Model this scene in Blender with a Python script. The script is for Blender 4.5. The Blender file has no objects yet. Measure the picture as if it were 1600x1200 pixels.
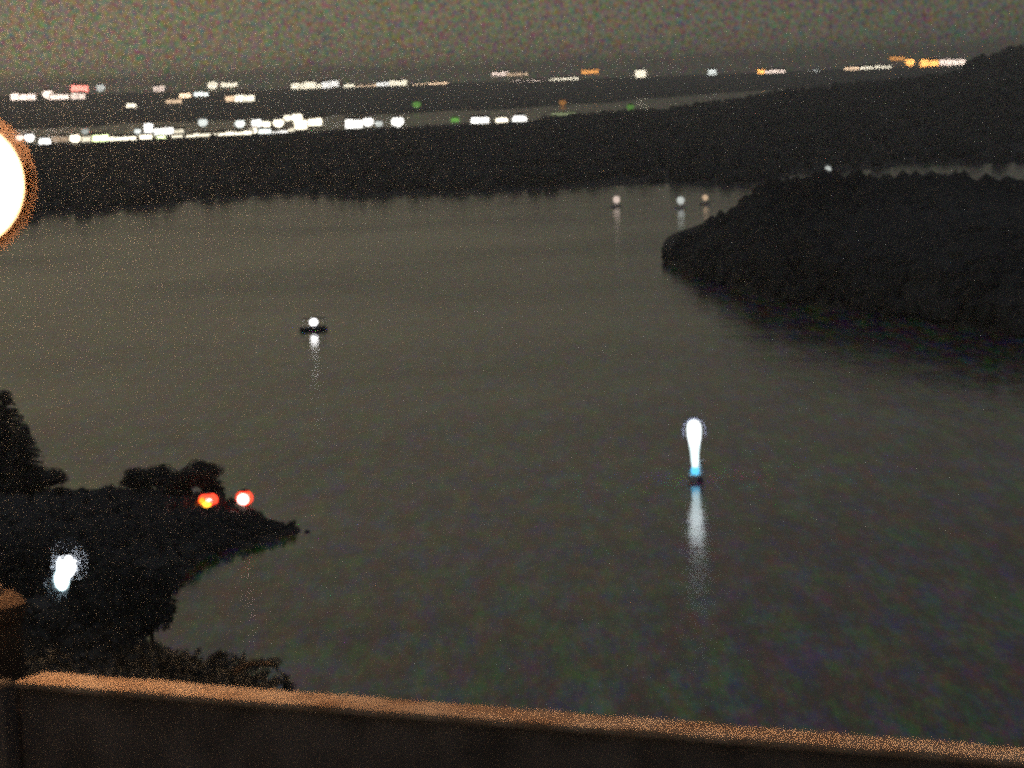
import bpy, bmesh, math, random
from mathutils import Vector, Matrix, noise

random.seed(7)
rnd = random.Random(11)
scene = bpy.context.scene
C = scene.collection
R = math.radians

# ------------------------------------------------------------------ camera
HFOV = 20.0
EYE = Vector((0, 0, 60.0))
PITCH, ROLL = 6.14, 2.15
F = 800 / math.tan(R(HFOV / 2))
_f = Vector((0, math.cos(R(PITCH)), -math.sin(R(PITCH))))
_u0 = Vector((0, math.sin(R(PITCH)), math.cos(R(PITCH))))
_r0 = Vector((1, 0, 0))
CR = _r0 * math.cos(R(ROLL)) - _u0 * math.sin(R(ROLL))
CU = _r0 * math.sin(R(ROLL)) + _u0 * math.cos(R(ROLL))
cam_d = bpy.data.cameras.new('camera')
cam = bpy.data.objects.new('camera', cam_d)
C.objects.link(cam)
M = Matrix((CR, CU, -_f)).transposed().to_4x4()
M.translation = EYE
cam.matrix_world = M
cam_d.angle = R(HFOV)
cam_d.clip_start = 0.1
cam_d.clip_end = 200000
scene.camera = cam
cam_d.dof.use_dof = True
cam_d.dof.focus_distance = 600
cam_d.dof.aperture_fstop = (cam_d.lens / 1000) / 0.027

# ------------------------------------------------------------------ world, moon, exposure
GLOW_L = (0.156, 0.134, 0.086)      # town glow low in the west (left)
GLOW_R = (0.074, 0.072, 0.057)
ZEN = (0.038, 0.042, 0.052)
w = bpy.data.worlds.new('World')
scene.world = w
w.use_nodes = True
nt = w.node_tree
nt.nodes.clear()
n = nt.nodes.new
out = n('ShaderNodeOutputWorld')
sky = n('ShaderNodeTexSky'); sky.sky_type = 'NISHITA'; sky.sun_disc = False
sky.sun_elevation = R(3); sky.sun_rotation = R(200)
bg1 = n('ShaderNodeBackground'); bg1.inputs[1].default_value = 0.0012
bg2 = n('ShaderNodeBackground'); bg2.inputs[1].default_value = 1.0
add = n('ShaderNodeAddShader')
tc = n('ShaderNodeTexCoord'); sep = n('ShaderNodeSeparateXYZ')
mx = n('ShaderNodeMapRange'); mx.interpolation_type = 'SMOOTHSTEP'
mx.inputs['From Min'].default_value = -0.26; mx.inputs['From Max'].default_value = 0.26
mz = n('ShaderNodeMapRange'); mz.interpolation_type = 'SMOOTHSTEP'
mz.inputs['From Min'].default_value = 0.02; mz.inputs['From Max'].default_value = 0.5
m1 = n('ShaderNodeMix'); m1.data_type = 'RGBA'
m2 = n('ShaderNodeMix'); m2.data_type = 'RGBA'
m1.inputs[6].default_value = (*GLOW_L, 1); m1.inputs[7].default_value = (*GLOW_R, 1)
m2.inputs[7].default_value = (*ZEN, 1)
L = nt.links.new
L(tc.outputs['Generated'], sep.inputs[0])
L(sep.outputs[0], mx.inputs[0]); L(sep.outputs[2], mz.inputs[0])
L(mx.outputs[0], m1.inputs[0]); L(mz.outputs[0], m2.inputs[0])
L(m1.outputs[2], m2.inputs[6]); nz = n('ShaderNodeTexNoise'); nz.inputs['Scale'].default_value = 700; nz.inputs['Detail'].default_value = 4; nz.inputs['Roughness'].default_value = .75
m3 = n('ShaderNodeMix'); m3.data_type = 'RGBA'; m3.blend_type = 'MULTIPLY'; m3.inputs[0].default_value = 1
vm = n('ShaderNodeVectorMath'); vm.operation = 'MULTIPLY_ADD'; vm.inputs[1].default_value = (4.4, 4.0, 4.2); vm.inputs[2].default_value = (-1.2, -1.0, -1.1)
L(tc.outputs['Generated'], nz.inputs['Vector']); L(nz.outputs['Color'], vm.inputs[0]); L(vm.outputs[0], m3.inputs[7])
L(m2.outputs[2], m3.inputs[6]); L(m3.outputs[2], bg2.inputs[0])   # fine colour grain over the sky, standing in for camera noise
L(sky.outputs[0], bg1.inputs[0]); L(bg1.outputs[0], add.inputs[0]); L(bg2.outputs[0], add.inputs[1])
L(add.outputs[0], out.inputs[0])

moon_d = bpy.data.lights.new('moon', 'SUN')
moon_d.energy = 0.012; moon_d.angle = R(0.5); moon_d.color = (0.85, 0.92, 1.0)
moon = bpy.data.objects.new('moon', moon_d); C.objects.link(moon)
moon.rotation_euler = (R(55), 0, R(20))

scene.view_settings.view_transform = 'Standard'
scene.view_settings.look = 'None'
scene.view_settings.exposure = 0.45
scene.view_settings.gamma = 1
scene.view_settings.use_curve_mapping = False
cy = scene.cycles
cy.use_denoising = False
cy.use_adaptive_sampling = True; cy.adaptive_threshold = 0.16; cy.adaptive_min_samples = 22
cy.max_bounces = 6; cy.volume_bounces = 1; cy.diffuse_bounces = 2; cy.glossy_bounces = 3
cy.transparent_max_bounces = 8
cy.pixel_filter_type = 'BLACKMAN_HARRIS'
cy.filter_width = 3.7
cy.sample_clamp_indirect = 0.22; cy.sample_clamp_direct = 2.5

# ------------------------------------------------------------------ pixel <-> place helpers
def ray(px, py):
    d = CR * ((px - 800) / F) + CU * ((600 - py) / F) + _f
    return d.normalized()
def at(px, py, dist):
    """point on the line of sight at horizontal distance dist"""
    d = ray(px, py)
    return EYE + d * (dist / math.hypot(d.x, d.y))
def sea(px, py):
    d = ray(px, py)
    return EYE + d * (-EYE.z / d.z)
def pxm(dist):            # metres per photo pixel at a distance
    return dist / F
def lerp_tab(tab, x):
    if x <= tab[0][0]: return tab[0][1]
    for (a, b), (c, d) in zip(tab, tab[1:]):
        if x <= c:
            t = (x - a) / (c - a)
            return b + (d - b) * t
    return tab[-1][1]

# ------------------------------------------------------------------ materials
def mat(name, col, rough=0.8, emit=None, estr=0, grain=0.0, gscale=3.0, bump=0.0, metallic=0.0, col2=None):
    m = bpy.data.materials.new(name); m.use_nodes = True
    t = m.node_tree; b = t.nodes['Principled BSDF']
    b.inputs['Base Color'].default_value = (*col, 1)
    b.inputs['Roughness'].default_value = rough
    b.inputs['Metallic'].default_value = metallic
    if emit:
        b.inputs['Emission Color'].default_value = (*emit, 1)
        b.inputs['Emission Strength'].default_value = estr
    if grain or bump or col2:
        co = t.nodes.new('ShaderNodeTexCoord')
        nz = t.nodes.new('ShaderNodeTexNoise')
        nz.inputs['Scale'].default_value = gscale; nz.inputs['Detail'].default_value = 6
        t.links.new(co.outputs['Object'], nz.inputs['Vector'])
        cr = t.nodes.new('ShaderNodeMix'); cr.data_type = 'RGBA'
        a = col2 if col2 else tuple(c * (1 - grain) for c in col)
        b_ = col if col2 else tuple(c * (1 + grain) for c in col)
        cr.inputs[6].default_value = (*a, 1); cr.inputs[7].default_value = (*b_, 1)
        mr = t.nodes.new('ShaderNodeMapRange')
        mr.inputs['From Min'].default_value = 0.35; mr.inputs['From Max'].default_value = 0.65
        t.links.new(nz.outputs['Fac'], mr.inputs[0]); t.links.new(mr.outputs[0], cr.inputs[0])
        t.links.new(cr.outputs[2], b.inputs['Base Color'])
        if bump:
            bp = t.nodes.new('ShaderNodeBump'); bp.inputs['Strength'].default_value = 1
            bp.inputs['Distance'].default_value = bump
            t.links.new(nz.outputs['Fac'], bp.inputs['Height']); t.links.new(bp.outputs[0], b.inputs['Normal'])
    return m
def glow(name, col, s, sample=False):
    m = mat(name, (0.1, 0.1, 0.1), 0.5, col, s)
    if not sample: m.cycles.emission_sampling = 'NONE'
    return m

M_ground = mat('earth', (0.070, 0.070, 0.070), 0.95, grain=0.4, gscale=0.15)
M_rock = mat('rock', (0.09, 0.085, 0.078), 0.9, grain=0.4, gscale=0.6, bump=0.2)
M_leaf = mat('leaf', (0.072, 0.078, 0.076), 0.8, grain=0.4, gscale=0.8)
M_leaf2 = mat('pine_needles', (0.085, 0.088, 0.086), 0.85, grain=0.4, gscale=0.8)
M_bark = mat('bark', (0.06, 0.045, 0.035), 0.9, grain=0.3, gscale=4)
M_wood_far = mat('far_foliage', (0.072, 0.076, 0.078), 0.9, grain=0.5, gscale=0.02)
M_plaster = mat('pale_plaster', (0.36, 0.34, 0.30), 0.85, grain=0.15, gscale=0.4)
M_roof = mat('roof_tile', (0.10, 0.06, 0.045), 0.85, grain=0.3, gscale=0.6)
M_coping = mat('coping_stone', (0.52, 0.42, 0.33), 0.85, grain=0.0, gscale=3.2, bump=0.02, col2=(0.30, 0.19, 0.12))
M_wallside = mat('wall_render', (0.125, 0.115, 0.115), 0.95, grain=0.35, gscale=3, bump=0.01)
M_iron = mat('dark_iron', (0.05, 0.05, 0.05), 0.5, metallic=0.6)
M_hull = mat('dark_hull_paint', (0.03, 0.035, 0.05), 0.4)
M_hullw = mat('white_hull_paint', (0.75, 0.76, 0.78), 0.4)
M_steel = mat('galvanised_steel', (0.4, 0.4, 0.4), 0.4, metallic=0.7)

# water: a dark glossy sheet with chop in three sizes
def water_mat():
    m = bpy.data.materials.new('bay_water'); m.use_nodes = True
    t = m.node_tree; b = t.nodes['Principled BSDF']
    b.inputs['Base Color'].default_value = (0.030, 0.031, 0.026, 1)
    b.inputs['Roughness'].default_value = 0.17
    b.inputs['IOR'].default_value = 1.333
    co = t.nodes.new('ShaderNodeTexCoord')
    sm = t.nodes.new('ShaderNodeTexNoise'); sm.inputs['Scale'].default_value = 0.30
    sm.inputs['Detail'].default_value = 8; sm.inputs['Roughness'].default_value = .92
    sp = t.nodes.new('ShaderNodeMapping'); sp.inputs['Scale'].default_value = (1, .2, 1)
    sv = t.nodes.new('ShaderNodeVectorMath'); sv.operation = 'MULTIPLY_ADD'
    sv.inputs[1].default_value = (3.9, 3.7, 3.8); sv.inputs[2].default_value = (-1.83, -1.74, -1.80)
    t.links.new(co.outputs['Object'], sp.inputs[0]); t.links.new(sp.outputs[0], sm.inputs['Vector'])
    t.links.new(sm.outputs['Color'], sv.inputs[0]); t.links.new(sv.outputs[0], b.inputs['Base Color'])
    prev = None
    for sc, dist, det in ((0.045, 0.25, 2), (0.35, 0.06, 4), (2.2, 0.014, 3)):
        nz = t.nodes.new('ShaderNodeTexNoise'); nz.inputs['Scale'].default_value = sc
        nz.inputs['Detail'].default_value = det
        mp = t.nodes.new('ShaderNodeMapping'); mp.inputs['Rotation'].default_value = (0, 0, 0.3 + sc)
        mp.inputs['Scale'].default_value = (1, 0.55, 1)
        t.links.new(co.outputs['Object'], mp.inputs[0]); t.links.new(mp.outputs[0], nz.inputs['Vector'])
        bp = t.nodes.new('ShaderNodeBump'); bp.inputs['Distance'].default_value = dist
        bp.inputs['Strength'].default_value = 1
        t.links.new(nz.outputs['Fac'], bp.inputs['Height'])
        if prev: t.links.new(prev.outputs[0], bp.inputs['Normal'])
        prev = bp
    t.links.new(prev.outputs[0], b.inputs['Normal'])
    # wind patches: smoother and rougher water
    wp = t.nodes.new('ShaderNodeTexNoise'); wp.inputs['Scale'].default_value = .008; wp.inputs['Detail'].default_value = 5
    wm = t.nodes.new('ShaderNodeMapRange'); wm.inputs['From Min'].default_value = .35; wm.inputs['From Max'].default_value = .65
    wm.inputs['To Min'].default_value = .09; wm.inputs['To Max'].default_value = .17
    t.links.new(co.outputs['Object'], wp.inputs['Vector']); t.links.new(wp.outputs['Fac'], wm.inputs[0]); t.links.new(wm.outputs[0], b.inputs['Roughness'])
    return m
M_water = water_mat()

# ------------------------------------------------------------------ object helpers
def new_obj(name, verts, faces, m, parent=None, smooth=False, mats=None, fmat=None):
    me = bpy.data.meshes.new(name)
    me.from_pydata([tuple(v) for v in verts], [], faces)
    for k in (mats or [m]): me.materials.append(k)
    if fmat: me.polygons.foreach_set('material_index', fmat)
    if smooth: me.polygons.foreach_set('use_smooth', [True] * len(faces))
    me.update()
    o = bpy.data.objects.new(name, me); C.objects.link(o)
    if parent: o.parent = parent
    return o
def link_mesh(name, me, parent=None, loc=(0, 0, 0), scale=(1, 1, 1), rz=0):
    o = bpy.data.objects.new(name, me); C.objects.link(o)
    o.location = loc; o.scale = scale; o.rotation_euler = (0, 0, rz)
    if parent: o.parent = parent
    return o
def thing(name, label, cat, loc, rz=0, group=None):
    o = bpy.data.objects.new(name, None); C.objects.link(o)
    o.empty_display_size = 0.5
    o.location = loc; o.rotation_euler = (0, 0, rz)
    o['label'] = label; o['category'] = cat
    if group: o['group'] = group
    return o
def struct(o): o['kind'] = 'structure'; return o
def stuff(o, label=None):
    o['kind'] = 'stuff'
    if label: o['label'] = label
    return o
def copy_tree(o, parent=None):
    c = o.copy(); C.objects.link(c)
    if parent: c.parent = parent
    for ch in list(o.children): copy_tree(ch, c)
    return c

class MB:
    def __init__(s): s.v = []; s.f = []
    def box(s, x0, x1, y0, y1, z0, z1, tx=0, ty=0):
        k = len(s.v)
        s.v += [(x0, y0, z0), (x1, y0, z0), (x1, y1, z0), (x0, y1, z0),
                (x0 + tx, y0 + ty, z1), (x1 - tx, y0 + ty, z1), (x1 - tx, y1 - ty, z1), (x0 + tx, y1 - ty, z1)]
        s.f += [(k, k + 3, k + 2, k + 1), (k + 4, k + 5, k + 6, k + 7), (k, k + 1, k + 5, k + 4),
                (k + 1, k + 2, k + 6, k + 5), (k + 2, k + 3, k + 7, k + 6), (k + 3, k, k + 4, k + 7)]
        return s
    def tube(s, p, q, r0, r1=None, seg=10, caps=True):
        p, q = Vector(p), Vector(q); r1 = r0 if r1 is None else r1
        d = (q - p).normalized()
        a = d.cross(Vector((0, 0, 1)) if abs(d.z) < 0.9 else Vector((1, 0, 0))).normalized(); b = d.cross(a)
        k = len(s.v)
        for c, r in ((p, r0), (q, r1)):
            for i in range(seg):
                t = 2 * math.pi * i / seg
                s.v.append(tuple(c + a * math.cos(t) * r + b * math.sin(t) * r))
        for i in range(seg):
            j = (i + 1) % seg
            s.f.append((k + i, k + j, k + seg + j, k + seg + i))
        if caps:
            s.f.append(tuple(k + i for i in range(seg))[::-1]); s.f.append(tuple(k + seg + i for i in range(seg)))
        return s
    def lathe(s, prof, seg=24, c=(0, 0)):
        k = len(s.v)
        for r, z in prof:
            for i in range(seg):
                t = 2 * math.pi * i / seg
                s.v.append((c[0] + r * math.cos(t), c[1] + r * math.sin(t), z))
        for j in range(len(prof) - 1):
            for i in range(seg):
                i2 = (i + 1) % seg
                s.f.append((k + j * seg + i, k + j * seg + i2, k + (j + 1) * seg + i2, k + (j + 1) * seg + i))
        return s
    def ball(s, c, r, seg=16, rings=10, sz=1.0):
        prof = [(max(1e-4, r * math.sin(math.pi * j / rings)), c[2] - r * sz * math.cos(math.pi * j / rings)) for j in range(rings + 1)]
        return s.lathe(prof, seg, (c[0], c[1]))
    def build(s, name, m, parent=None, smooth=False):
        return new_obj(name, s.v, s.f, m, parent, smooth)

# ------------------------------------------------------------------ sea
S = 13600
struct(new_obj('water', [(-S, -2000, 0), (S, -2000, 0), (S, S, 0), (-S, S, 0)], [(0, 1, 2, 3)], M_water))

# land built as a height field fanning out from the shore line to the ridge behind it
def fan_land(name, near, ridge, xs, ridge_dist, rows=14, rough=1.0, m=M_ground, back=250, bulge=0.6, seed=0, drop_px=0):
    """near: photo shore line table, ridge: skyline table, ridge_dist(x): metres to the ridge"""
    vs, fs, info = [], [], []
    for x in xs:
        yn = lerp_tab(near, x); yr = lerp_tab(ridge, x)
        p0 = sea(x, yn); d0 = math.hypot(p0.x, p0.y)
        d1 = max(d0 + 3, ridge_dist(x))
        top = at(x, yr + drop_px, d1)
        h1 = max(0.8, top.z)
        dirv = Vector((top.x, top.y, 0)).normalized()
        col = []
        for j in range(rows + 4):
            if j <= rows:
                t = j / rows
                d = d0 + (d1 - d0) * t
                z = -1.5 + min(1, t / .07) * 2.2 + (h1 - .7) * (t ** bulge)
            else:
                t = (j - rows) / 3
                d = d1 + back * t
                z = h1 * (1 - t) - 2 * t
            p = dirv * d
            k = rough * noise.noise(Vector((p.x, p.y, seed)) * 0.02) * 2 * (0 if j == 0 else 1)
            if j == rows: k *= 0.4
            vs.append((p.x, p.y, z + k * min(1, h1 / 6)))
        info.append((x, d0, d1, h1, dirv))
    n_ = rows + 4
    for i in range(len(xs) - 1):
        for j in range(n_ - 1):
            a = i * n_ + j
            fs.append((a, a + n_, a + n_ + 1, a + 1))
    o = new_obj(name, vs, fs, m, smooth=True)
    from mathutils.bvhtree import BVHTree
    bvh = BVHTree.FromPolygons([Vector(v) for v in vs], fs)
    return o, info, bvh
def ground_z(bvh, x, y, default=0.0):
    h = bvh.ray_cast(Vector((x, y, 500)), Vector((0, 0, -1)))
    return h[0].z if h[0] is not None else default
def frange(a, b, s):
    o = []
    while a <= b: o.append(a); a += s
    return o

# --- the broad low headland across the bay, rising to a hill on the right
near_b = [(-400, 372), (0, 356), (180, 345), (300, 327), (420, 317), (560, 319), (700, 320), (800, 314), (900, 309),
          (1040, 303), (1180, 296), (1240, 286), (1300, 275), (1400, 268), (1600, 260), (2000, 246)]
CANB = 7
ridge_b = [(-400, 236), (0, 227), (150, 224), (300, 221), (450, 211), (620, 200), (820, 191), (880, 181), (1000, 171),
           (1120, 152), (1250, 132), (1400, 118), (1490, 108), (1530, 82), (1600, 62), (1700, 56), (2000, 62)]
def rd_b(x):
    return lerp_tab([(-400, 3050), (150, 3250), (820, 3450), (1200, 3900), (1600, 4300), (2000, 4500)], x)
headland, info_b, bvh_b = fan_land('headland', near_b, ridge_b, frange(-400, 2000, 12), rd_b, rows=24, rough=1.2, bulge=1.3, drop_px=11)
struct(headland)

# --- the wooded point coming in from the right
near_i = [(1036, 408), (1060, 420), (1100, 436), (1150, 452), (1200, 468), (1280, 480), (1350, 489), (1430, 498), (1500, 511), (1600, 529), (1900, 575)]
ridge_i = [(1036, 404), (1048, 396), (1070, 380), (1110, 362), (1150, 338), (1185, 312), (1240, 302), (1300, 298), (1400, 304),
           (1480, 300), (1530, 301), (1600, 312), (1900, 330)]
def rd_i(x):
    return lerp_tab([(1036, 886), (1060, 900), (1110, 925), (1200, 900), (1400, 830), (1900, 760)], x)
point, info_i, bvh_i = fan_land('wooded_point', near_i, ridge_i, frange(1036, 1900, 8), rd_i, rows=16, rough=0.8, bulge=0.5)
point.name = 'terrain'; struct(point)

# --- far coast on the horizon
near_f = [(-500, 240), (0, 214), (450, 194), (850, 176), (1100, 152), (1500, 121), (2000, 105)]
ridge_f = [(-500, 163), (0, 150), (300, 143), (700, 130), (1200, 113), (1500, 100), (2000, 84)]
coast, info_f, bvh_f = fan_land('coast', near_f, ridge_f, frange(-500, 2000, 25), lambda x: 11500, rows=8, rough=.5, back=1200, bulge=3.0, m=mat('far_fields', (.16, .15, .12), .95, grain=.5, gscale=.004))
struct(coast)

# ------------------------------------------------------------------ foliage building blocks
def leaf_cloud(rng, blobs, nleaf, size):
    """leaf-sized faces spread through a crown made of several uneven lobes"""
    v, f = [], []
    wts = [b[1] ** 2 for b in blobs]; tot = sum(wts)
    for (c, r, sz) in blobs:
        cnt = int(nleaf * r * r / tot)
        for _ in range(cnt):
            d = Vector((rng.gauss(0, 1), rng.gauss(0, 1), rng.gauss(0, 1))).normalized()
            rr = r * (0.55 + 0.5 * rng.random() ** 0.6)
            p = Vector(c) + Vector((d.x * rr, d.y * rr, d.z * rr * sz))
            a = Vector((rng.gauss(0, 1), rng.gauss(0, 1), rng.gauss(0, 1))).normalized() * size * (0.6 + 0.8 * rng.random())
            b = a.cross(Vector((rng.gauss(0, 1), rng.gauss(0, 1), rng.gauss(0, 1)))).normalized() * size * 0.55
            k = len(v)
            v += [tuple(p - a), tuple(p + b), tuple(p + a), tuple(p - b)]
            f.append((k, k + 1, k + 2, k + 3))
    return v, f
def lump(rng, r=1.0, sub=1):
    bm = bmesh.new(); bmesh.ops.create_icosphere(bm, subdivisions=sub, radius=r)
    for vv in bm.verts: vv.co *= 0.8 + 0.4 * rng.random()
    vs = [tuple(x.co) for x in bm.verts]; fs = [tuple(q.index for q in p.verts) for p in bm.faces]
    bm.free(); return vs, fs
def make_broadleaf_meshes(seed, h=6.0, rad=2.6, nleaf=2600, leaf=0.17):
    rng = random.Random(seed)
    t = MB(); t.tube((0, 0, -1.5), (0.1, 0, h * 0.45), 0.22, 0.13, 8)
    for k in range(6):
        a = k * 1.05 + rng.random(); q = (math.cos(a) * rad * 0.6, math.sin(a) * rad * 0.6, h * (0.6 + 0.25 * rng.random()))
        t.tube((0.08, 0, h * (0.25 + 0.03 * k)), q, 0.09, 0.03, 6)
    blobs = []
    for k in range(11):
        a = rng.random() * 6.28; rr = rad * 0.62 * rng.random() ** 0.5
        blobs.append(((math.cos(a) * rr, math.sin(a) * rr, h * (0.38 + 0.5 * rng.random())), rad * (0.34 + 0.22 * rng.random()), 0.8))
    blobs.append(((0, 0, h * 0.55), rad * 0.62, 0.8))
    v, f = leaf_cloud(rng, blobs, nleaf, leaf)
    # shaded inner boughs so that the crown is not see-through in its middle
    for c, r, sz in blobs:
        lv, lf = lump(rng, r * 0.62, 1); k = len(v)
        v += [(x + c[0], y + c[1], z * sz + c[2]) for x, y, z in lv]; f += [tuple(i + k for i in q) for q in lf]
    a = bpy.data.meshes.new('trunk'); a.from_pydata(t.v, [], t.f); a.materials.append(M_bark)
    b = bpy.data.meshes.new('crown'); b.from_pydata(v, [], f); b.materials.append(M_leaf)
    return a, b
def make_conifer_meshes(seed, h=12.0, rad=2.6, leaf=0.3):
    rng = random.Random(seed)
    t = MB(); t.tube((0, 0, -1.5), (0, 0, h * 0.97), 0.28, 0.03, 8)
    v, f = [], []
    z = h * 0.10
    while z < h * 0.99:
        k0 = 1 - z / h
        for b in range(7):
            a = rng.random() * 6.28; ln = rad * (k0 ** 0.8) * (0.7 + 0.45 * rng.random()) + 0.12
            d = Vector((math.cos(a), math.sin(a), -0.28))
            s = Vector((-math.sin(a), math.cos(a), 0))
            steps = max(2, int(ln / 0.22))
            for q in range(steps):
                p = Vector((0, 0, z)) + d * ln * (q + 0.5) / steps
                for sg in (-1, 1):
                    e = p + s * sg * leaf * (1.2 - q / steps) + Vector((0, 0, -0.12 - 0.1 * rng.random())) + d * 0.15
                    k = len(v)
                    v += [tuple(p), tuple(p + d * 0.26), tuple(e + d * 0.12), tuple(e)]
                    f.append((k, k + 1, k + 2, k + 3))
        z += h * 0.022
    a = bpy.data.meshes.new('trunk'); a.from_pydata(t.v, [], t.f); a.materials.append(M_bark)
    b = bpy.data.meshes.new('crown'); b.from_pydata(v, [], f); b.materials.append(M_leaf2)
    return a, b
BROAD = [make_broadleaf_meshes(s) for s in (1, 2, 3)]
CONI = [make_conifer_meshes(s) for s in (5, 6)]
def tree(label, cat, kind, loc, h, wid=1.0, group=None, name=None):
    i = rnd.randrange(3) if kind == 'broad' else rnd.randrange(2)
    tm, cm = (BROAD if kind == 'broad' else CONI)[i]
    base = 6.6 if kind == 'broad' else 12.0
    s = h / base
    r = thing(name or ('broadleaf_tree' if kind == 'broad' else 'conifer_tree'), label, cat, loc, rnd.random() * 6.28, group)
    r.scale = (s * wid, s * wid, s)
    link_mesh('trunk', tm, r); link_mesh('crown', cm, r)
    return r

def woods(name, label, info, bvh, count, size, seed, t0=0.05, t1=1.0, near_dense=1.0, m=M_wood_far, ramp=None):
    rng = random.Random(seed)
    shapes = [lump(rng, 1.0, 1) for _ in range(6)]
    v, f = [], []
    for _ in range(count):
        x, d0, d1, h1, dirv = info[rng.randrange(len(info))]
        t = t0 + (t1 - t0) * rng.random() ** near_dense
        d = d0 + (d1 - d0) * t
        side = Vector((dirv.y, -dirv.x, 0))
        p = dirv * d + side * rng.uniform(-8, 8) * d / 1000
        gz = ground_z(bvh, p.x, p.y, None)
        if gz is None or gz < 0.2: continue
        s = size * (0.6 + 0.8 * rng.random()) * (lerp_tab(ramp, x) if ramp else 1)
        lv, lf = shapes[rng.randrange(6)]
        k = len(v); ca, sa = math.cos(d), math.sin(d)
        hz = s * (0.75 + 0.7 * rng.random())
        v += [(p.x + (a * ca - b * sa) * s, p.y + (a * sa + b * ca) * s, gz + hz * 0.55 + c * hz) for a, b, c in lv]
        f += [tuple(i + k for i in q) for q in lf]
    o = new_obj(name, v, f, m)
    return stuff(o, label)
woods('woodland', 'dark woodland covering the low headland and hill across the bay', info_b, bvh_b, 7500, 3.4, 3, 0.02, 0.80)
woods('woodland', 'dark woodland along the crest of the hill at the right across the bay', [q for q in info_b if q[0] > 870], bvh_b, 2600, 3.6, 5, 0.78, 1.0)
woods('woodland', 'dark scrub and trees covering the wooded point on the right', info_i, bvh_i, 5600, 2.6, 4, 0.0, 1.0, ramp=[(1036, .2), (1060, .35), (1130, .9), (1190, 1)])

# single trees that break the skyline of the wooded point
sky_trees = [(1188, 'broad', 5.5, 'round tree at the abrupt left shoulder of the wooded point'),
             (1236, 'broad', 4.5, 'low round tree right of the shoulder tree on the wooded point'),
             (1278, 'broad', 6.0, 'bushy tree just below the small pale light on the wooded point'),
             (1340, 'broad', 4.6, 'small tree on the point skyline right of the pale light'),
             (1412, 'broad', 5.2, 'rounded tree in the middle of the wooded point skyline'),
             (1494, 'conifer', 7.5, 'tallest pointed tree on the wooded point skyline'),
             (1512, 'conifer', 6.2, 'shorter pointed tree right beside the tallest one'),
             (1560, 'broad', 5.0, 'wide tree where the point skyline dips at the right edge'),
             (1592, 'broad', 4.6, 'last tree of the point skyline, at the right edge'),
             (1128, 'broad', 4.6, 'tree halfway down the sloping left end of the point'),
             (1078, 'broad', 3.6, 'low tree near the tip of the wooded point')]
for x, kd, h, lb in sky_trees:
    d = rd_i(x) - 6
    p = at(x, 300, d)
    tree(lb, 'tree', kd, (p.x, p.y, ground_z(bvh_i, p.x, p.y, 5) - 0.3), h, 1.1, 'trees on the wooded point skyline')

# ------------------------------------------------------------------ lights across the water: lit buildings and lamps
WARM = (1.0, 0.90, 0.68); WHITE = (1.0, 0.98, 0.92); YG = (0.85, 1.0, 0.50); PINK = (1.0, 0.78, 0.66)
TAN = (0.95, 0.66, 0.42); RED = (1.0, 0.26, 0.20); ORNG = (1.0, 0.42, 0.10); GREEN = (0.28, 0.75, 0.12); GREY = (0.8, 0.85, 0.8)
_gm = {}
def gmat(col, s):
    k = (col, round(s, 2))
    if k not in _gm: _gm[k] = glow('lit_glass', col, s)
    return _gm[k]
def lit_building(px, py, w_, h_, col, s, dist, label, group, base_z=None):
    c = at(px, py, dist); k = pxm(dist)
    W, H = w_ * k * 1.12, h_ * k * 1.05
    z0 = c.z - H * 0.5
    gz = base_z if base_z is not None else z0 - 3
    gz = min(gz, z0 - 0.3)
    rz = math.atan2(c.y, c.x) - math.pi / 2
    o = thing('waterfront_building', label, 'building', (c.x, c.y, gz), rz + rnd.uniform(-.15, .15), group)
    zb = z0 - gz
    D = min(W, 14) * 0.9
    MB().box(-W / 2 - .5, W / 2 + .5, 0.0, D, 0, zb + H + .4).build('wall', M_plaster, o)
    r = MB(); T = zb + H + .4
    r.v = [(-W / 2 - .9, -.5, T), (W / 2 + .9, -.5, T), (W / 2 + .9, D + .5, T), (-W / 2 - .9, D + .5, T),
           (-W / 2 - .4, D / 2, T + H * .28), (W / 2 + .4, D / 2, T + H * .28)]
    r.f = [(0, 1, 5, 4), (2, 3, 4, 5), (1, 2, 5), (3, 0, 4), (3, 2, 1, 0)]
    r.build('roof', M_roof, o)
    nw = max(1, min(6, round(W / max(H, 1) / 1.2)))
    ww = W / nw
    for i in range(nw):
        x0 = -W / 2 + i * ww
        hh = H * (1 if nw == 1 else rnd.uniform(0.8, 1.0))
        MB().box(x0 + ww * .04, x0 + ww * .96, -.22, -.003, zb, zb + hh).build('window', gmat(col, s), o)
    return o
def lit_lamp(px, py, w_, col, s, dist, label, group, gz=0.0):
    c = at(px, py, dist); r = w_ * pxm(dist) / 2 * 1.12
    gz = min(gz, c.z - r * 1.5)
    o = thing('shore_lamp', label, 'lamp', (c.x, c.y, gz), 0, group)
    hz = c.z - gz
    MB().tube((0, 0, 0), (0, 0, hz - r * .9), r * .12, r * .09, 8).build('pole', M_iron, o)
    MB().ball((0, 0, hz), r, 14, 8, 0.85).build('lamp_head', gmat(col, s), o, True)
    MB().lathe([(r * .9, hz + r * .6), (r * .5, hz + r * .95), (.01, hz + r * 1.1)], 14).build('cap', M_iron, o)
    return o
G1 = 'lights of the near waterfront on the headland'
G2 = 'lights of the far shore on the horizon'
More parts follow.
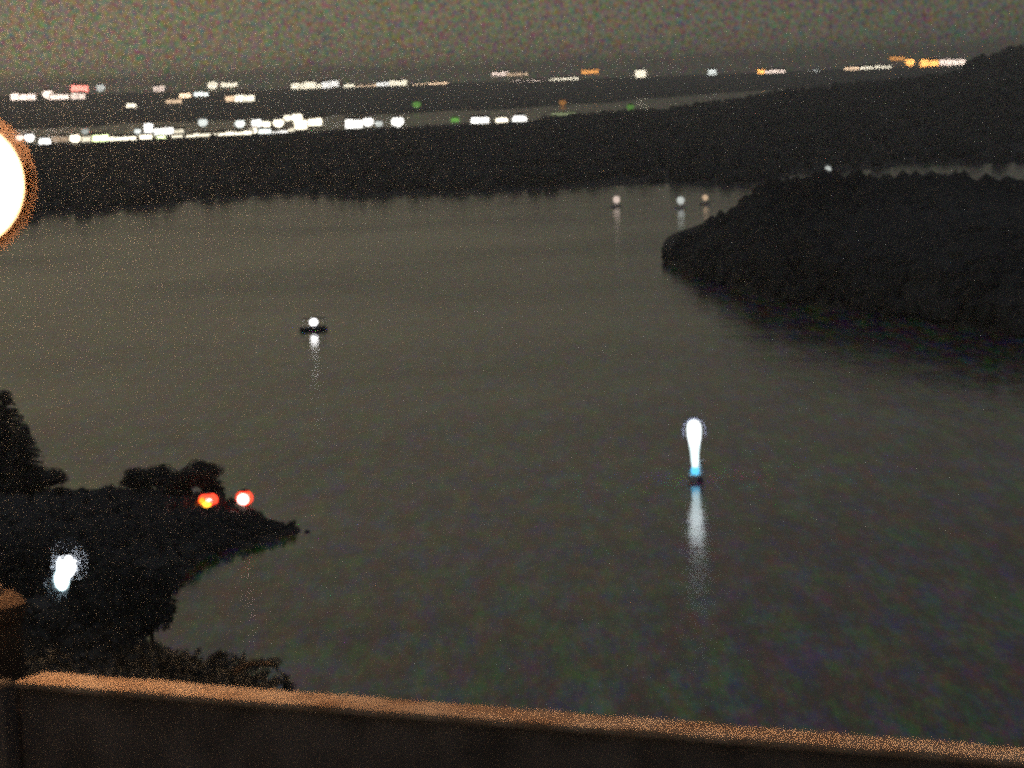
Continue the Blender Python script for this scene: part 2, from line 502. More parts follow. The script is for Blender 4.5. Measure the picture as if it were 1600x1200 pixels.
# x, y, width, height, colour, strength, label
row1 = [
 (30, 215, 9, 10, PINK, 3, 'small lilac light right at the rim of the big glare'),
 (46, 215, 14, 13, WHITE, 8, 'bright white light second out from the big glare on the lower row'),
 (70, 222, 19, 14, WHITE, 9, 'large white light hanging lowest at the left end of the lower row'),
 (94, 217, 22, 8, TAN, .5, 'dim tan facade in the gap after the low white light'),
 (117, 216, 17, 12, WARM, 7, 'bright round light starting the long lit quay'),
 (133, 205, 11, 9, GREY, .6, 'dim dot floating above the first round quay light'),
 (135, 218, 13, 8, WARM, 1.2, 'dim low window front right of the first round quay light'),
 (157, 216, 22, 10, YG, 5, 'yellow green facade at the left of the long quay bar'),
 (190, 218, 40, 9, WARM, 8, 'longest bright hall front on the lower left quay'),
 (228, 217, 18, 11, WARM, 7, 'oval light just right of the longest bright hall'),
 (215, 205, 10, 9, GREY, 1.4, 'faint greenish dot above the oval quay light'),
 (232, 201, 12, 14, WHITE, 8, 'peaked white front on the upper tier of the quay'),
 (253, 205, 32, 9, WHITE, 8, 'flat white terrace front right of the peaked one'),
 (279, 206, 15, 8, WARM, 1.2, 'dim front ending the upper white terrace'),
 (252, 217, 15, 11, YG, 4, 'pale yellow green round light under the white terrace'),
 (277, 217, 16, 10, WARM, 2.0, 'soft cream light between the yellow green one and the bar'),
 (297, 216, 12, 13, WARM, 3.0, 'cream light that hooks into the left end of the long bar'),
 (320, 212, 32, 8, WARM, 2.0, 'dim left stretch of the long cream bar'),
 (366, 211, 50, 10, WARM, 5, 'bright middle stretch of the long cream bar'),
 (388, 205, 24, 9, WARM, 5, 'raised cream front on top of the long bar'),
 (414, 208, 18, 11, GREY, 2.5, 'greenish grey front right of the raised one'),
 (437, 210, 22, 11, WHITE, 8, 'bright white oval closing the long bar'),
 (317, 191, 15, 12, GREY, 1.3, 'lone dim dot above the left stretch of the bar'),
 (375, 193, 15, 12, GREY, 2.0, 'grey dot first in the upper string of dots'),
 (401, 192, 15, 13, WHITE, 7, 'white dot second in the upper string of dots'),
 (416, 194, 13, 10, WARM, 4, 'smaller cream dot right against the white second dot'),
 (435, 192, 17, 12, WARM, 3, 'slanting cream light between the dots and the hook'),
 (449, 184, 13, 9, WARM, 2.0, 'dim top left end of the hook of lights'),
 (464, 184, 16, 14, WARM, 7, 'bright crest at the top of the hook of lights'),
 (470, 195, 18, 12, WARM, 7, 'light at the lowest bend of the hook'),
 (492, 190, 20, 11, WARM, 8, 'bright right arm of the hook of lights'),
 (460, 203, 24, 6, WARM, 1.4, 'faint low strip under the hook of lights'),
 (553, 193, 24, 13, WHITE, 9, 'left and wider of the close white pair after the dark gap'),
 (575, 190, 16, 13, WHITE, 9, 'right and rounder of the close white pair after the dark gap'),
 (592, 193, 12, 9, GREY, .9, 'very faint dot right of the close white pair'),
 (621, 190, 19, 15, WHITE, 10, 'solitary round white light in the middle of the lower row'),
 (750, 190, 25, 12, WHITE, 9, 'flat oval white light leading the last three of the lower row'),
 (784, 190, 19, 15, WARM, 7, 'cream light in the middle of the last three'),
 (812, 188, 23, 17, WHITE, 12, 'largest diamond shaped light ending the lower row'),
 (880, 178, 34, 4, YG, .35, 'faint olive strip on the dark shore right of the last light'),
]
for i, (x, y, a, b, c, s, lb) in enumerate(row1):
    d = rd_b(x) + (-12 if y > 206 else 60) - (i % 3) * 4
    if a < b * 1.45 and i not in (11,): lit_lamp(x, y, (a + b) / 2, c, s * .9, d, lb + ', a lamp', G1)
    else: lit_building(x, y, a, b, c, s * .9, d, lb, G1)
row2 = [
 (36, 151, 34, 9, PINK, 2.6, 'pinkish strip of windows above the big glare'),
 (75, 147, 14, 15, PINK, 2.2, 'square pinkish front after the first strip on the far shore'),
 (93, 151, 26, 7, PINK, 1.6, 'low pinkish wing beside the square pinkish front'),
 (124, 138, 24, 12, RED, 6, 'only red lit sign front on the far shore'),
 (122, 150, 20, 9, PINK, .7, 'dull patch right under the red lit front'),
 (157, 137, 14, 11, GREY, .6, 'faint grey light right of the red lit front'),
 (248, 138, 16, 9, PINK, .8, 'faint pink light midway between red front and the first white dot'),
 (289, 149, 16, 7, TAN, 1.3, 'first of two low tan fronts under the white dot'),
 (314, 147, 20, 6, GREY, 1.2, 'second of two low grey fronts under the white dot'),
 (332, 133, 15, 13, WARM, 5, 'round white dot above the two low fronts'),
 (358, 132, 23, 7, WARM, 2.0, 'short cream dash right of the round white dot'),
 (382, 153, 28, 10, WARM, 6, 'bright lens shaped front set below the far row'),
 (360, 154, 14, 8, TAN, .8, 'dim tan front left of the lens shaped one'),
 (272, 158, 22, 6, TAN, .6, 'dim tan dash low between the two rows'),
 (468, 134, 24, 9, WARM, 4, 'cream left end of the bright dashed bar'),
 (484, 134, 18, 11, WARM, 8, 'brightest block of the bright dashed bar'),
 (500, 134, 12, 6, WARM, 3, 'thin link in the middle of the bright dashed bar'),
 (516, 133, 24, 12, WHITE, 8, 'wide white block right of the thin link'),
 (528, 140, 12, 6, WARM, 2.0, 'small low light between white block and round one'),
 (546, 137, 18, 14, WARM, 6, 'round cream light closing the dashed bar'),
 (462, 144, 26, 5, TAN, .5, 'dim streak below the left end of the dashed bar'),
 (573, 135, 30, 4, TAN, .9, 'thin tan thread between dashed bar and two tone bar'),
 (600, 132, 22, 9, WHITE, 7, 'white left half of the two tone bar'),
 (622, 130, 24, 8, WARM, 4, 'cream right half of the two tone bar'),
 (658, 133, 24, 4, TAN, 1.2, 'thin tan left piece of the long thread'),
 (684, 131, 28, 5, TAN, 2.4, 'brighter tan right piece of the long thread'),
 (782, 115, 24, 6, PINK, 1.0, 'left dim dash of the upper pair on the horizon'),
 (808, 116, 30, 4, TAN, .6, 'right dim dash of the upper pair on the horizon'),
 (822, 128, 46, 5, PINK, 1.7, 'long rosy dash below the upper pair'),
 (881, 125, 42, 7, WARM, 3.4, 'long pale lens right of the rosy dash'),
 (922, 112, 24, 6, ORNG, .9, 'dull orange dash before the lone bright dot'),
 (1001, 115, 17, 15, WARM, 9, 'lone bright round dot on the right half of the horizon'),
 (1078, 127, 30, 5, GREY, .8, 'dim grey slanting dash right of the lone bright dot'),
 (1113, 113, 13, 8, GREY, .9, 'faint grey dot above and right of the grey dash'),
 (1190, 113, 12, 8, ORNG, 2.0, 'small orange spot touching the peach front'),
 (1211, 114, 28, 9, PINK, 3.2, 'peach front right of the small orange spot'),
 (1243, 117, 16, 7, GREY, .7, 'faint grey spot right of the peach front'),
 (1277, 113, 24, 6, GREY, .9, 'faint grey dash before the beaded string'),
 (1331, 108, 20, 6, TAN, 1.4, 'first bead of the beaded string'),
 (1354, 107, 18, 7, WARM, 1.8, 'second and brighter bead of the string'),
 (1380, 106, 24, 7, WARM, 1.6, 'third bead and right end of the string'),
 (1402, 91, 20, 6, ORNG, .6, 'faint orange smear above the right end of the string'),
 (1422, 97, 11, 14, ORNG, 2.4, 'upright orange spot between string and orange block'),
 (1452, 98, 26, 10, ORNG, 2.2, 'wide orange block left of the last peach light'),
 (1488, 97, 35, 8, PINK, 4.0, 'last peach light at the foot of the dark hill'),
]
for i, (x, y, a, b, c, s, lb) in enumerate(row2):
    d = 11300 - (i % 4) * 15
    if y > 145: d = 7700 - (i % 4) * 15
    if a < b * 1.35: lit_lamp(x, y, (a + b) / 2, c, s * 2.6, d, lb, G2)
    else: lit_building(x, y, a, b, c, s * 2.6, d, lb, G2)
# dim coloured lamps between the two rows and on the hill
G3 = 'dim coloured lamps between the two rows'
for x, y, a, c, s, d, lb in [
 (651, 163, 14, GREEN, .5, 5200, 'dull green buoy lamp between the two rows, left of the other green ones'),
 (205, 167, 18, WARM, 5, 7600, 'round cream lamp alone between the two light rows, below the faint pink one'),
 (711, 188, 15, GREEN, .7, 3700, 'green lamp at the shore between solitary and flat oval white lights'),
 (985, 167, 13, GREEN, .35, 3800, 'faint green lamp on the dark shore far right of the white row'),
 (879, 160, 12, ORNG, .45, 4800, 'dull orange lamp over the dark shore below the pale lens'),
 (1395, 138, 11, PINK, .8, 3900, 'faint pink lamp on the dark slope under the string of beads'),
 (1565, 121, 10, GREY, 1.0, 3900, 'faint pale lamp high on the dark hill at the right')]:
    lit_lamp(x, y, a * .8, c, s * .8, d, lb, G3, gz=at(x, y, d).z - 9)

# ------------------------------------------------------------------ boats
def loft(secs, name, m, parent):
    v, f = [], []
    k = len(secs[0])
    for s in secs: v += s
    for i in range(len(secs) - 1):
        for j in range(k - 1):
            f.append((i * k + j, (i + 1) * k + j, (i + 1) * k + j + 1, i * k + j + 1))
    f.append(tuple(range(k))); f.append(tuple(range((len(secs) - 1) * k, len(secs) * k))[::-1])
    # deck
    for i in range(len(secs) - 1):
        f.append((i * k, i * k + k - 1, (i + 1) * k + k - 1, (i + 1) * k))
    return new_obj(name, v, f, m, parent)
def hull(L_, B_, Hh, m, parent):
    secs = []
    for i in range(9):
        t = i / 8; x = -L_ / 2 + L_ * t
        wd = B_ / 2 * (1 - max(0, t - .45) ** 2 / .3025 * 0.97) * (0.86 + .14 * min(1, t * 4))
        sh = Hh * (1 + .35 * max(0, t - .4))
        secs.append([(x, wd, sh), (x, wd * .92, sh * .45), (x, wd * .5, -.15), (x, 0, -.3), (x, -wd * .5, -.15), (x, -wd * .92, sh * .45), (x, -wd, sh)])
    return loft(secs, 'hull', m, parent)

# fishing boat with the cool white floodlights, stern towards the camera
bp = sea(1089, 747)
fb = thing('fishing_boat', 'fishing boat out on the open bay, hidden in its cool white floodlights', 'boat', (bp.x, bp.y, 0.12), R(78))
hull(7.2, 2.0, 0.7, M_hullw, fb)
MB().box(.3, 2.2, -.65, .65, .75, 2.3, .12, .1).build('cabin', M_hullw, fb)
MB().box(.2, 2.4, -.8, .8, 2.303, 2.4).build('cabin_roof', M_hullw, fb)
MB().tube((-1.2, 0, .6), (-1.2, 0, 9.0), .06, .05, 8).tube((-1.2, -1.2, 8.0), (-1.2, 1.2, 8.0), .035, None, 6).build('mast', M_steel, fb)
M_flood = glow('floodlight', (0.88, 0.97, 1.0), 1.4, False)
MB().lathe([(.01, 4.4), (.55, 4.6), (.82, 5.2), (1.0, 6.2), (1.08, 7.2), (.98, 7.9), (.66, 8.45), (.01, 8.7)], 24, (-1.4, 0)).build('lamp_bank', M_flood, fb, True)
M_glare = glow('lower_glare', (0.78, 0.97, 1.0), 1.1, False)
MB().lathe([(.01, 1.5), (.46, 1.6), (.56, 2.6), (.62, 3.8), (.8, 5.0), (.01, 5.1)], 20, (-1.42, 0)).build('glare_column', M_glare, fb, True)  # glowing column added to fill out the glare below the lamp bank
M_blue = glow('blue_glare', (0.12, 0.62, 1.0), 1.0, False)
MB().lathe([(.01, .55), (.4, .62), (.64, 1.0), (.62, 1.5), (.5, 1.7), (.01, 1.75)], 20, (-1.6, 0)).build('stern_glare', M_blue, fb, True)  # blue glowing body added for the cyan gleam at the foot of the glare
hp = MB()
for i in range(20):
    a0, a1 = math.pi * (-.12 + 1.24 * i / 20), math.pi * (-.12 + 1.24 * (i + 1) / 20)
    hp.tube((-1.2, 1.72 * math.cos(a0), 6.9 + 2.0 * math.sin(a0)), (-1.2, 1.72 * math.cos(a1), 6.9 + 2.0 * math.sin(a1)), .13, .13, 8)
hp.build('halo_hoop', mat('halo_lilac', (.62, .62, .9), .4), fb, True)  # hoop added to stand in for the halo around the lamps

# boat at anchor with an awning and one white lamp
bp = sea(490, 516)
ab = thing('anchored_boat', 'dark open boat with awning and one white lamp on the left half of the bay', 'boat', (bp.x, bp.y, 0.1), R(8))
hull(6.6, 2.2, 0.7, M_hull, ab)
MB().box(-2.6, 3.0, -1.05, 1.05, 2.75, 2.87, .1, .1).build('awning', M_hull, ab)
pp = MB()
for x in (-2.4, 2.6):
    for y in (-.85, .85): pp.tube((x, y, .55), (x, y, 2.75), .04, None, 6)
pp.build('awning_frame', M_steel, ab)
MB().box(-.2, 1.2, -.6, .6, .6, 1.3).build('engine_box', M_hull, ab)
MB().ball((0, -1.35, 1.95), 1.0, 16, 10, .85).build('lamp', glow('anchor_lamp', (1, .98, .98), 2.5, False), ab, True)

G4 = 'moored boats with a lamp'
def moored(px, py, sz, col, s, lb, lsz=9):
    q = sea(px, py + 6); d = math.hypot(q.x, q.y)
    o = thing('moored_boat', lb, 'boat', (q.x, q.y, 0.1), R(rnd.uniform(-30, 30)), G4)
    hull(sz, sz * .3, sz * .11, M_hullw, o)
    MB().box(-sz * .15, sz * .2, -sz * .1, sz * .1, sz * .1, sz * .26, .15, .1).build('cabin', M_hullw, o)
    MB().tube((0, 0, sz * .26), (0, 0, sz * .55), .07, None, 6).build('mast', M_steel, o)
    r = lsz * pxm(d) / 2
    z = max(at(px, py, d).z, sz * .3 + r)
    MB().ball((0, -sz * .16, z), r, 12, 8).build('lamp', glow('boat_lamp', col, s), o, True)
moored(963, 317, 5, PINK, .6, 'moored boat with a pinkish lamp, leftmost of three below the headland shore', 11)
moored(1063, 319, 5, GREY, .55, 'moored boat with a pale grey lamp, middle of three below the headland shore', 12)
moored(1101, 313, 5, TAN, .5, 'moored boat with a dim tan lamp, rightmost of three below the headland shore', 9)
moored(1293, 272, 9, GREY, .6, 'moored boat with a faint pale lamp in the channel behind the wooded point', 10)


# ------------------------------------------------------------------ left promontory (about 400 m off) with trees, jetty lights
near_p = [(-300, 960), (0, 960), (240, 950), (268, 930), (285, 905), (310, 884), (335, 870), (380, 856), (420, 845), (450, 836), (464, 829)]
ridge_p = [(-300, 780), (0, 780), (60, 775), (180, 775), (300, 780), (350, 790), (390, 800), (430, 813), (464, 826)]
RDP = [(-300, 440), (200, 430), (340, 415), (380, 402), (400, 394), (440, 384), (464, 381)]
pr, info_p, bvh_p = fan_land('promontory', near_p, ridge_p, frange(-300, 464, 6), lambda x: lerp_tab(RDP, x), rows=10, rough=.25, bulge=.6, drop_px=6, back=10, m=M_ground)
woods('scrub', 'dark scrub covering the promontory', info_p, bvh_p, 2400, .75, 8, 0.0, 0.95, ramp=[(330, 1), (380, .65), (464, .3)])
pr.name = 'ground'; struct(pr)
def ptree(x, ytop, kind, lb, wid=1.0, dd=-8, grp='trees on the promontory'):
    d = lerp_tab(RDP, x) + dd
    top = at(x, ytop, d)
    gz = ground_z(bvh_p, top.x, top.y, 1.5) - .3
    tree(lb, 'tree', kind, (top.x, top.y, gz), top.z - gz, wid, grp)
ptree(4, 606, 'conifer', 'tall dark conifer standing at the left edge above all other trees', 1.9, -5)
ptree(-34, 640, 'conifer', 'second tall conifer cut by the left edge behind the tallest', 1.9, 2)
ptree(36, 664, 'conifer', 'conifer stepping down right of the tallest one', 2.0, -9)
ptree(56, 722, 'broad', 'bushy tree at the foot of the tall conifers', 1.89, -10)
ptree(92, 756, 'broad', 'low crown in the dip right of the conifers', 1.0, -8)
ptree(130, 760, 'broad', 'low crown in the middle of the dip', 1.1, -9)
ptree(168, 762, 'broad', 'low crown just left of the lobed tree group', 1.0, -9)
ptree(205, 726, 'broad', 'left lobe of the round headed tree group above the red lights', 1.30, -8)
ptree(243, 718, 'broad', 'middle crown of the round headed tree group', 1.30, -6)
ptree(276, 736, 'broad', 'lower crown in the notch of the round headed group', 1.47, -9)
ptree(312, 708, 'broad', 'tallest round crown just left of the red lights', 1.22, -7)
ptree(334, 742, 'broad', 'small crown right behind the left red light', 1.26, -3)
ptree(188, 764, 'broad', 'small crown filling in left of the lobed group', 1.4, -4)
ptree(226, 733, 'broad', 'small crown between the left lobe and the middle crown', 1.5, -4)
ptree(262, 731, 'broad', 'small crown filling the notch behind the lower crown', 1.5, -3)
ptree(292, 728, 'broad', 'crown leaning against the tallest round crown', 1.3, -3)
for i, (x, y, lb) in enumerate([(210, 782, 'shrub on the shore under the left lobe of trees'), (252, 786, 'shrub under the middle crown on the promontory'),
      (290, 800, 'broad shrub below and left of the left red light'), (330, 812, 'shrub right under the left red light'),
      (362, 806, 'shrub under the gap between the red lights'), (20, 770, 'wide shrub at the foot of the tallest conifer'),
      (75, 800, 'wide shrub below the dip in the tree line'), (150, 800, 'wide shrub under the low crowns')]):
    ptree(x, y + 9, 'broad', lb, 1.7, -14, 'shrubs on the promontory')
rk = random.Random(9)
for i, (x, y, s, lb) in enumerate([(452, 830, 1.3, 'pointed dark rock at the very tip of the promontory'), (436, 838, 1.0, 'rock second from the tip of the promontory'),
      (414, 847, 1.2, 'rock on the shore below the right red light'), (386, 856, 1.1, 'rock on the shore left of the second last one'),
      (480, 831, .35, 'tiny rock awash just off the tip')]):
    p = sea(x, y)
    lv, lf = lump(rk, 1, 2)
    o = new_obj('shore_rock', [(a * s * 1.1, b * s, c * s * .5) for a, b, c in lv], lf, M_rock)
    o.location = (p.x, p.y, .1); o['label'] = lb; o['category'] = 'rock'; o['group'] = 'rocks along the promontory shore'

M_red1 = glow('red_amber_lamp', (1.0, 0.14, 0.005), 3.6, True)
M_red1b = glow('amber_glass', (1.0, 0.42, 0.03), 2.4, True)
M_red2 = glow('red_lamp_glass', (1.0, 0.05, 0.02), 2.2, True)
M_redw = glow('pink_white_bulb', (1.0, 0.62, 0.55), 5.0, False)
def beacon(px, py, lb, hot):
    d = 402 if not hot else 396
    c = at(px, py, d); gz = ground_z(bvh_p, c.x, c.y, 1.0)
    o = thing('harbour_light', lb, 'light', (c.x, c.y, gz - .2), 0, 'pair of red lights on the promontory')
    h = c.z - gz + .2
    MB().tube((0, 0, 0), (0, 0, h - .8), .12, .09, 10).build('post', M_iron, o)
    MB().lathe([(.02, h - .82), (.75, h - .8), (.75, h - .72), (.02, h - .7)], 16).build('bracket', M_iron, o)
    if hot:
        MB().ball((0, 0, h), 1.15, 18, 10, .9).build('lamp_glass', M_red2, o, True)
        MB().ball((-.12, -.9, h - .05), .78, 18, 10, .95).build('bulb', M_redw, o, True)
    else:
        MB().ball((.15, 0, h + .1), 1.35, 18, 10, .72).build('lamp_glass', M_red2, o, True)
        MB().ball((-.55, -.95, h + .12), .5, 14, 8, .8).build('bulb', M_red1, o, True)
        MB().ball((.32, -1.0, h + .22), .46, 14, 8, .4).build('bulb', M_redw, o, True)
        MB().ball((-.02, -1.05, h - .36), .66, 14, 8, .68).build('bulb', M_red1b, o, True)
    MB().lathe([(.8, h + .95), (.5, h + 1.15), (.02, h + 1.25)], 16).build('cap', M_iron, o)
beacon(324, 782, 'left and more orange of the two red lights on the promontory', False)
beacon(382, 778, 'right red light with a white hot centre on the promontory', True)

# ------------------------------------------------------------------ hillside falling away below the garden wall, left
def hill_z(d, x):
    return 0
hv, hf = [], []
cols, rowsn = 40, 30
edge_tab = [(20, 300), (32, 330), (60, 240), (110, 200), (180, 230), (300, 240)]   # right edge (photo x) by distance
ang_tab = [(18, 1150), (24, 1110), (32, 1090), (60, 1062), (110, 1005), (180, 940), (300, 905)]  # surface (photo y) by distance
for j in range(rowsn + 1):
    d = 18.5 * (300 / 18.5) ** (j / rowsn)
    for i in range(cols + 1):
        t = i / cols
        x = -1500 + t * (lerp_tab(edge_tab, d) + 1500)
        y = lerp_tab(ang_tab, d) + (146 - .0375 * 0 - 146)
        p = at(x, y - (x - 0) * 0.0375, d)
        drop = max(0, (t - .93) / .07) ** 2 * d * .06
        hv.append((p.x, p.y, p.z - drop + noise.noise(Vector((p.x, p.y, 3)) * .2) * .25))
    p = at(lerp_tab(edge_tab, d) + 10, lerp_tab(ang_tab, d), d)
    hv.append((p.x + d * .12, p.y, -2))
nn = cols + 2
for j in range(rowsn):
    for i in range(nn - 1):
        a = j * nn + i
        hf.append((a, a + 1, a + 1 + nn, a + nn))
# close the far end down to the water
k = len(hv)
for i in range(nn):
    q = hv[rowsn * nn + i]; hv.append((q[0], q[1] + 25, -2))
for i in range(nn - 1): hf.append((rowsn * nn + i, rowsn * nn + i + 1, k + i + 1, k + i))
hill = struct(new_obj('slope', hv, hf, M_ground, smooth=True))
from mathutils.bvhtree import BVHTree
bvh_h = BVHTree.FromPolygons([Vector(v) for v in hv], hf)
def htree(x, ytop, d, h, lb, wid=1.0, kind='broad', grp='dark trees on the slope below the wall'):
    top = at(x, ytop, d)
    gz = ground_z(bvh_h, top.x, top.y, top.z - h)
    hh = min(max(h, top.z - gz), h * 1.3)
    tree(lb, 'tree' if h > 2.4 else 'shrub', kind, (top.x, top.y, top.z - hh), hh, wid, grp, None if h > 2.4 else 'shrub')
htree(20, 842, 190, 6.0, 'crown left of the white lamp on the dark slope', 1.1)
htree(78, 836, 200, 6.5, 'crown right behind the white lamp on the dark slope', 1.1)
htree(150, 838, 190, 6.0, 'crown right of the white lamp on the dark slope', 1.1)
htree(185, 856, 170, 6.0, 'rightmost crown of the upper line on the dark slope', .95)
htree(232, 868, 185, 5.5, 'thin crown under the shrubs of the promontory, right end of the slope', .9)
htree(-20, 900, 90, 4.5, 'crown at the left edge below the white lamp', 1.2)
htree(150, 905, 105, 4.6, 'round crown down right of the white lamp', 1.0)
htree(130, 955, 75, 3.6, 'crown in the middle of the dark slope under the lamp', 1.2)
htree(172, 945, 66, 3.6, 'crown bulging at the right side of the slope', .9)
htree(60, 980, 48, 3.0, 'low crown above the left end of the garden wall', 1.2)
htree(160, 990, 44, 3.0, 'low crown over the wall right of the left one', 1.2)
htree(212, 985, 46, 3.0, 'low crown over the wall, third from the left', 1.0)
htree(278, 925, 34, 4.6, 'shrub over the wall where the dark mass steps down', .66)
htree(322, 948, 30, 3.5, 'last shrub of the dark mass, above the orange wall top', .72)
htree(350, 974, 28, 2.8, 'small shrub at the right foot of the last shrub', .5)
htree(100, 1010, 30, 2.2, 'shrub close behind the orange wall top at the left', 1.4)
htree(190, 1018, 28, 2.0, 'shrub close behind the brightest part of the wall top', 1.4)
htree(20, 1000, 30, 2.0, 'shrub next to the lamp post at the left edge', 1.1)
# arching twig beyond the last shrub
tw = thing('bare_twig', 'thin dark twig arching out right of the last shrub above the wall', 'twig', at(378, 1050, 27))
pts = [at(366, 1050, 27), at(380, 1041, 27), at(393, 1036, 27), at(405, 1035, 27), at(418, 1037, 27), at(430, 1036, 27)]
mb = MB()
for a, b in zip(pts, pts[1:]): mb.tube(a - tw.location, b - tw.location, (.034), .03, 6)
mb.build('stem', M_bark, tw)
lv, lf = leaf_cloud(random.Random(2), [((pts[3] - tw.location), .05, 1), ((pts[5] - tw.location), .07, .6), ((pts[4] - tw.location), .05, .6)], 60, .03)
new_obj('leaves', lv, lf, M_leaf, tw)

# white lamp between the trees: lantern on a short post
d = 118
c = at(104, 884, d)
gz = ground_z(bvh_h, c.x, c.y, c.z - 3)
gz = min(gz, c.z - 1.4)
M_cool = glow('cool_lamp', (0.90, 0.95, 1.0), 9, True)
M_cool2 = glow('cool_tail_glow', (0.70, 0.95, 1.0), 3, True)
ln = thing('garden_lantern', 'cool white lantern shining between the dark trees at the lower left', 'lamp', (c.x, c.y, gz))
h = c.z - gz
MB().tube((0, .1, 0), (0, .1, h - .3), .05, .04, 10).build('post', M_iron, ln)
MB().ball((0, 0, h), .40, 20, 12, 1.2).build('lamp_glass', M_cool, ln, True)
MB().ball((-.22, -.02, h - .55), .30, 16, 10, 1.5).build('tail_glow', M_cool2, ln, True)  # second glowing body added for the tail of light below the lantern
MB().lathe([(.36, h + .46), (.2, h + .56), (.02, h + .6)], 16).build('cap', M_iron, ln)
rg_ = random.Random(31)
v, f = leaf_cloud(rg_, [((.05, .35, .2), .75, 1.15), ((-.5, .3, -.9), .5, 1.0), ((.55, .1, -.1), .34, 1.2), ((-.45, -.1, -1.25), .36, .8)], 800, .11)
ls = new_obj('halo_shrub', v, f, mat('halo_leaf', (.16, .17, .19), .7, grain=.4, gscale=3)); ls.location = c  # pale leaves added to catch the lantern's light as its halo
ls['label'] = 'pale shrub added as the halo around the white lantern'; ls['category'] = 'shrub'

# ------------------------------------------------------------------ garden wall with the lamp-lit coping
def coping_pt(px, py): return at(px, py, None)
ZW = at(60, 1048, 16.6).z                        # height of the coping
def on_plane(px, py, z):
    r = ray(px, py); return EYE + r * ((z - EYE.z) / r.z)
A_far = on_plane(20, 1046, ZW); B_far = on_plane(1600, 1168, ZW)
A_nr = on_plane(20, 1066, ZW); B_nr = on_plane(1600, 1188, ZW)
def ext(a, b, t): return a + (b - a) * t
far0, far1 = ext(A_far, B_far, 0), ext(A_far, B_far, 1.9)
nr0, nr1 = ext(A_nr, B_nr, 0), ext(A_nr, B_nr, 1.9)
# straighten into a true strip: direction along the near edge, constant depth
dx = (nr1 - nr0).normalized(); nrm = Vector((-dx.y, dx.x, 0)).normalized()
dpA = (far0 - nr0).dot(nrm); dpB = (ext(A_far, B_far, 1.9) - nr0).dot(nrm)
depth = 0.5 * ((far0 - nr0).dot(nrm) + (ext(A_far, B_far, 1) - nr0).dot(nrm))
Lw = (nr1 - nr0).length
gw = thing('garden_wall', 'low dark wall across the foreground with an orange lamp lit top', 'wall', nr0, math.atan2(dx.y, dx.x))
def wall_strip(name, y0, y1, z0, z1, m, rag, nseg=240):
    v, f = [], []
    for i in range(nseg + 1):
        x = Lw * i / nseg
        j0 = rag * noise.noise(Vector((x * 3.1, 1, 0))) ; j1 = rag * noise.noise(Vector((x * 2.7, 9, 0)))
        ye = y1 + dpA + (dpB - dpA) * x / Lw + j1
        v += [(x, y0 + j0, z0), (x, ye, z0), (x, ye, z1 + j0 * .4), (x, y0 + j0, z1 + j1 * .4)]
    for i in range(nseg):
        a = i * 4
        for q in range(4):
            r_ = (q + 1) % 4
            f.append((a + q, a + 4 + q, a + 4 + r_, a + r_))
    f.append((0, 1, 2, 3)); f.append((nseg * 4 + 3, nseg * 4 + 2, nseg * 4 + 1, nseg * 4))
    return new_obj(name, v, f, m, gw)
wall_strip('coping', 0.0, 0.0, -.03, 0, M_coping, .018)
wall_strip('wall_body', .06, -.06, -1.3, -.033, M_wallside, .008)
# terrace ground on the camera's side of the wall
tv = [nr0 + dx * -14 + Vector((0, 0, -1.05)), nr0 + dx * Lw * 1.1 + Vector((0, 0, -1.05))]
tg = [tv[0], tv[1], tv[1] - nrm * 26, tv[0] - nrm * 26]
struct(new_obj('terrace_ground', [(*p.xy, p.z) for p in tg] + [(*(p.xy), p.z - 2) for p in tg], [(0, 1, 2, 3)[::-1], (0, 1, 5, 4), (1, 2, 6, 5), (2, 3, 7, 6), (3, 0, 4, 7)], M_wallside))

# ------------------------------------------------------------------ globe lamp at the left edge
DL = 17.0
gc = at(-65, 289, DL)
kL = pxm(DL)
base = Vector((gc.x, gc.y, ZW - .3))
lamp = thing('globe_lamp', 'big glaring warm globe lamp on a post, cut by the left edge of the picture', 'street lamp', base)
H = gc.z - base.z
rg = 99 * kL
M_globe = glow('lamp_opal_glass', (1.0, 0.60, 0.31), 2600.0, True)
MB().ball((0, 0, H), rg, 40, 24).build('globe', M_globe, lamp, True)
def halo_mat():
    m = bpy.data.materials.new('amber_glare_ring'); m.use_nodes = True
    t = m.node_tree; t.nodes.clear()
    o_ = t.nodes.new('ShaderNodeOutputMaterial'); mix = t.nodes.new('ShaderNodeMixShader')
    tr = t.nodes.new('ShaderNodeBsdfTransparent'); tl = t.nodes.new('ShaderNodeBsdfTranslucent')
    tl.inputs[0].default_value = (0.010, 0.0060, 0.0040, 1)
    lw = t.nodes.new('ShaderNodeLayerWeight'); lw.inputs[0].default_value = .86
    mr = t.nodes.new('ShaderNodeMapRange'); mr.inputs['To Min'].default_value = 0; mr.inputs['To Max'].default_value = .3
    t.links.new(lw.outputs['Facing'], mr.inputs[0]); t.links.new(mr.outputs[0], mix.inputs[0])
    t.links.new(tr.outputs[0], mix.inputs[1]); t.links.new(tl.outputs[0], mix.inputs[2]); t.links.new(mix.outputs[0], o_.inputs[0])
    return m
MB().ball((0, 0, H), rg * 1.22, 48, 28).build('glare_ring_shell', halo_mat(), lamp, True)  # shell added to draw the orange glare ring around the globe
MB().lathe([(.02, H - rg * 1.5), (.11, H - rg * 1.48), (.12, H - rg * 1.32), (.15, H - rg * 1.28), (.15, H - rg * 1.2), (.02, H - rg * 1.18)], 24).build('collar', M_iron, lamp)
MB().lathe([(.12, .7), (.12, .74), (.08, .76), (.038, .6), (.03, H - rg * 1.49), (.02, H - rg * 1.48)], 20).build('post', mat('post_paint', (.16, .12, .1), .6, grain=.3, gscale=8), lamp)
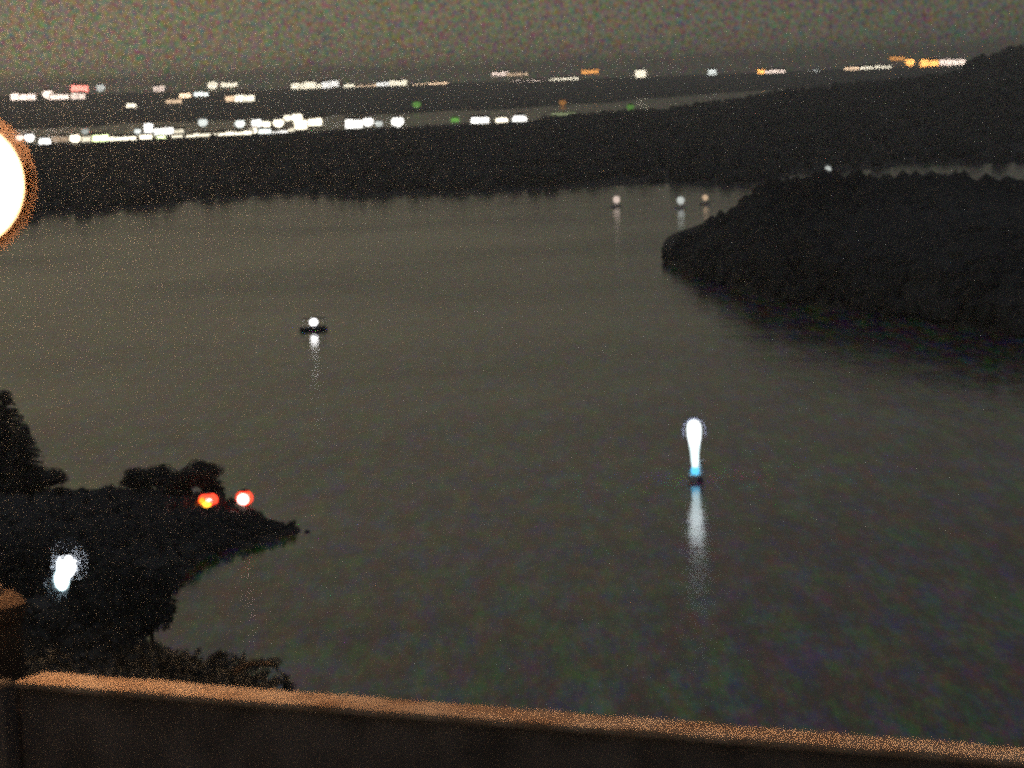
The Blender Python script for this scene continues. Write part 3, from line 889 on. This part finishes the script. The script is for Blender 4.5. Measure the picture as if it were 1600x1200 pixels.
MB().lathe([(.02, -.6), (.26, -.6), (.26, .02), (.235, .06), (.225, .52), (.25, .56), (.25, .64), (.2, .69), (.02, .695)], 28).build('pedestal', mat('pedestal_stone', (.07, .045, .03), .9, grain=.4, gscale=5, bump=.02), lamp)
def light_cut_mat():
    m = bpy.data.materials.new('light_cut_filter'); m.use_nodes = True
    t = m.node_tree; t.nodes.clear()
    o_ = t.nodes.new('ShaderNodeOutputMaterial'); tr = t.nodes.new('ShaderNodeBsdfTransparent')
    tr.inputs[0].default_value = (.029, .026, .023, 1)
    t.links.new(tr.outputs[0], o_.inputs[0]); return m
bp_ = [(rg * 1.12 * math.cos(a), H - rg * 1.12 * math.sin(a)) for a in [R(-16 + k * 8) for k in range(13)]] + [(rg * .2, H - rg * 1.115)]
MB().lathe(bp_, 40).build('light_cut_bowl', light_cut_mat(), lamp, True)  # bowl added to cut the globe's light before it reaches the wall top
# wall pier the lamp post rises beside
pq = nr0 - dx * .15
pier = thing('wall_pier', 'dark masonry pier ending the wall at the left edge', 'pier', (pq.x, pq.y, ZW - 1.3), math.atan2(dx.y, dx.x))
MB().box(-.62, .155, -.10, .02, 0, 1.285).build('shaft', M_wallside, pier)
MB().box(-.62, .158, -.103, .01, 1.288, 1.315, .01, .01).build('cap', mat('pier_cap', (.10, .085, .075), .9, grain=.3, gscale=5), pier)

# ------------------------------------------------------------------ haze over the whole bay
hm = bpy.data.materials.new('haze'); hm.use_nodes = True
t = hm.node_tree; t.nodes.clear()
o_ = t.nodes.new('ShaderNodeOutputMaterial'); pv = t.nodes.new('ShaderNodeVolumePrincipled')
pv.inputs['Color'].default_value = (.985, .985, .975, 1); pv.inputs['Density'].default_value = 1.15e-4
pv.inputs['Anisotropy'].default_value = .6
t.links.new(pv.outputs[0], o_.inputs['Volume'])
hm.cycles.volume_sampling = 'MULTIPLE_IMPORTANCE'
hz = MB().box(-S - 500, S + 500, -2500, S + 500, -4, 92).build('haze', hm)
hz['kind'] = 'stuff'; hz['label'] = 'thin night haze over the whole bay'
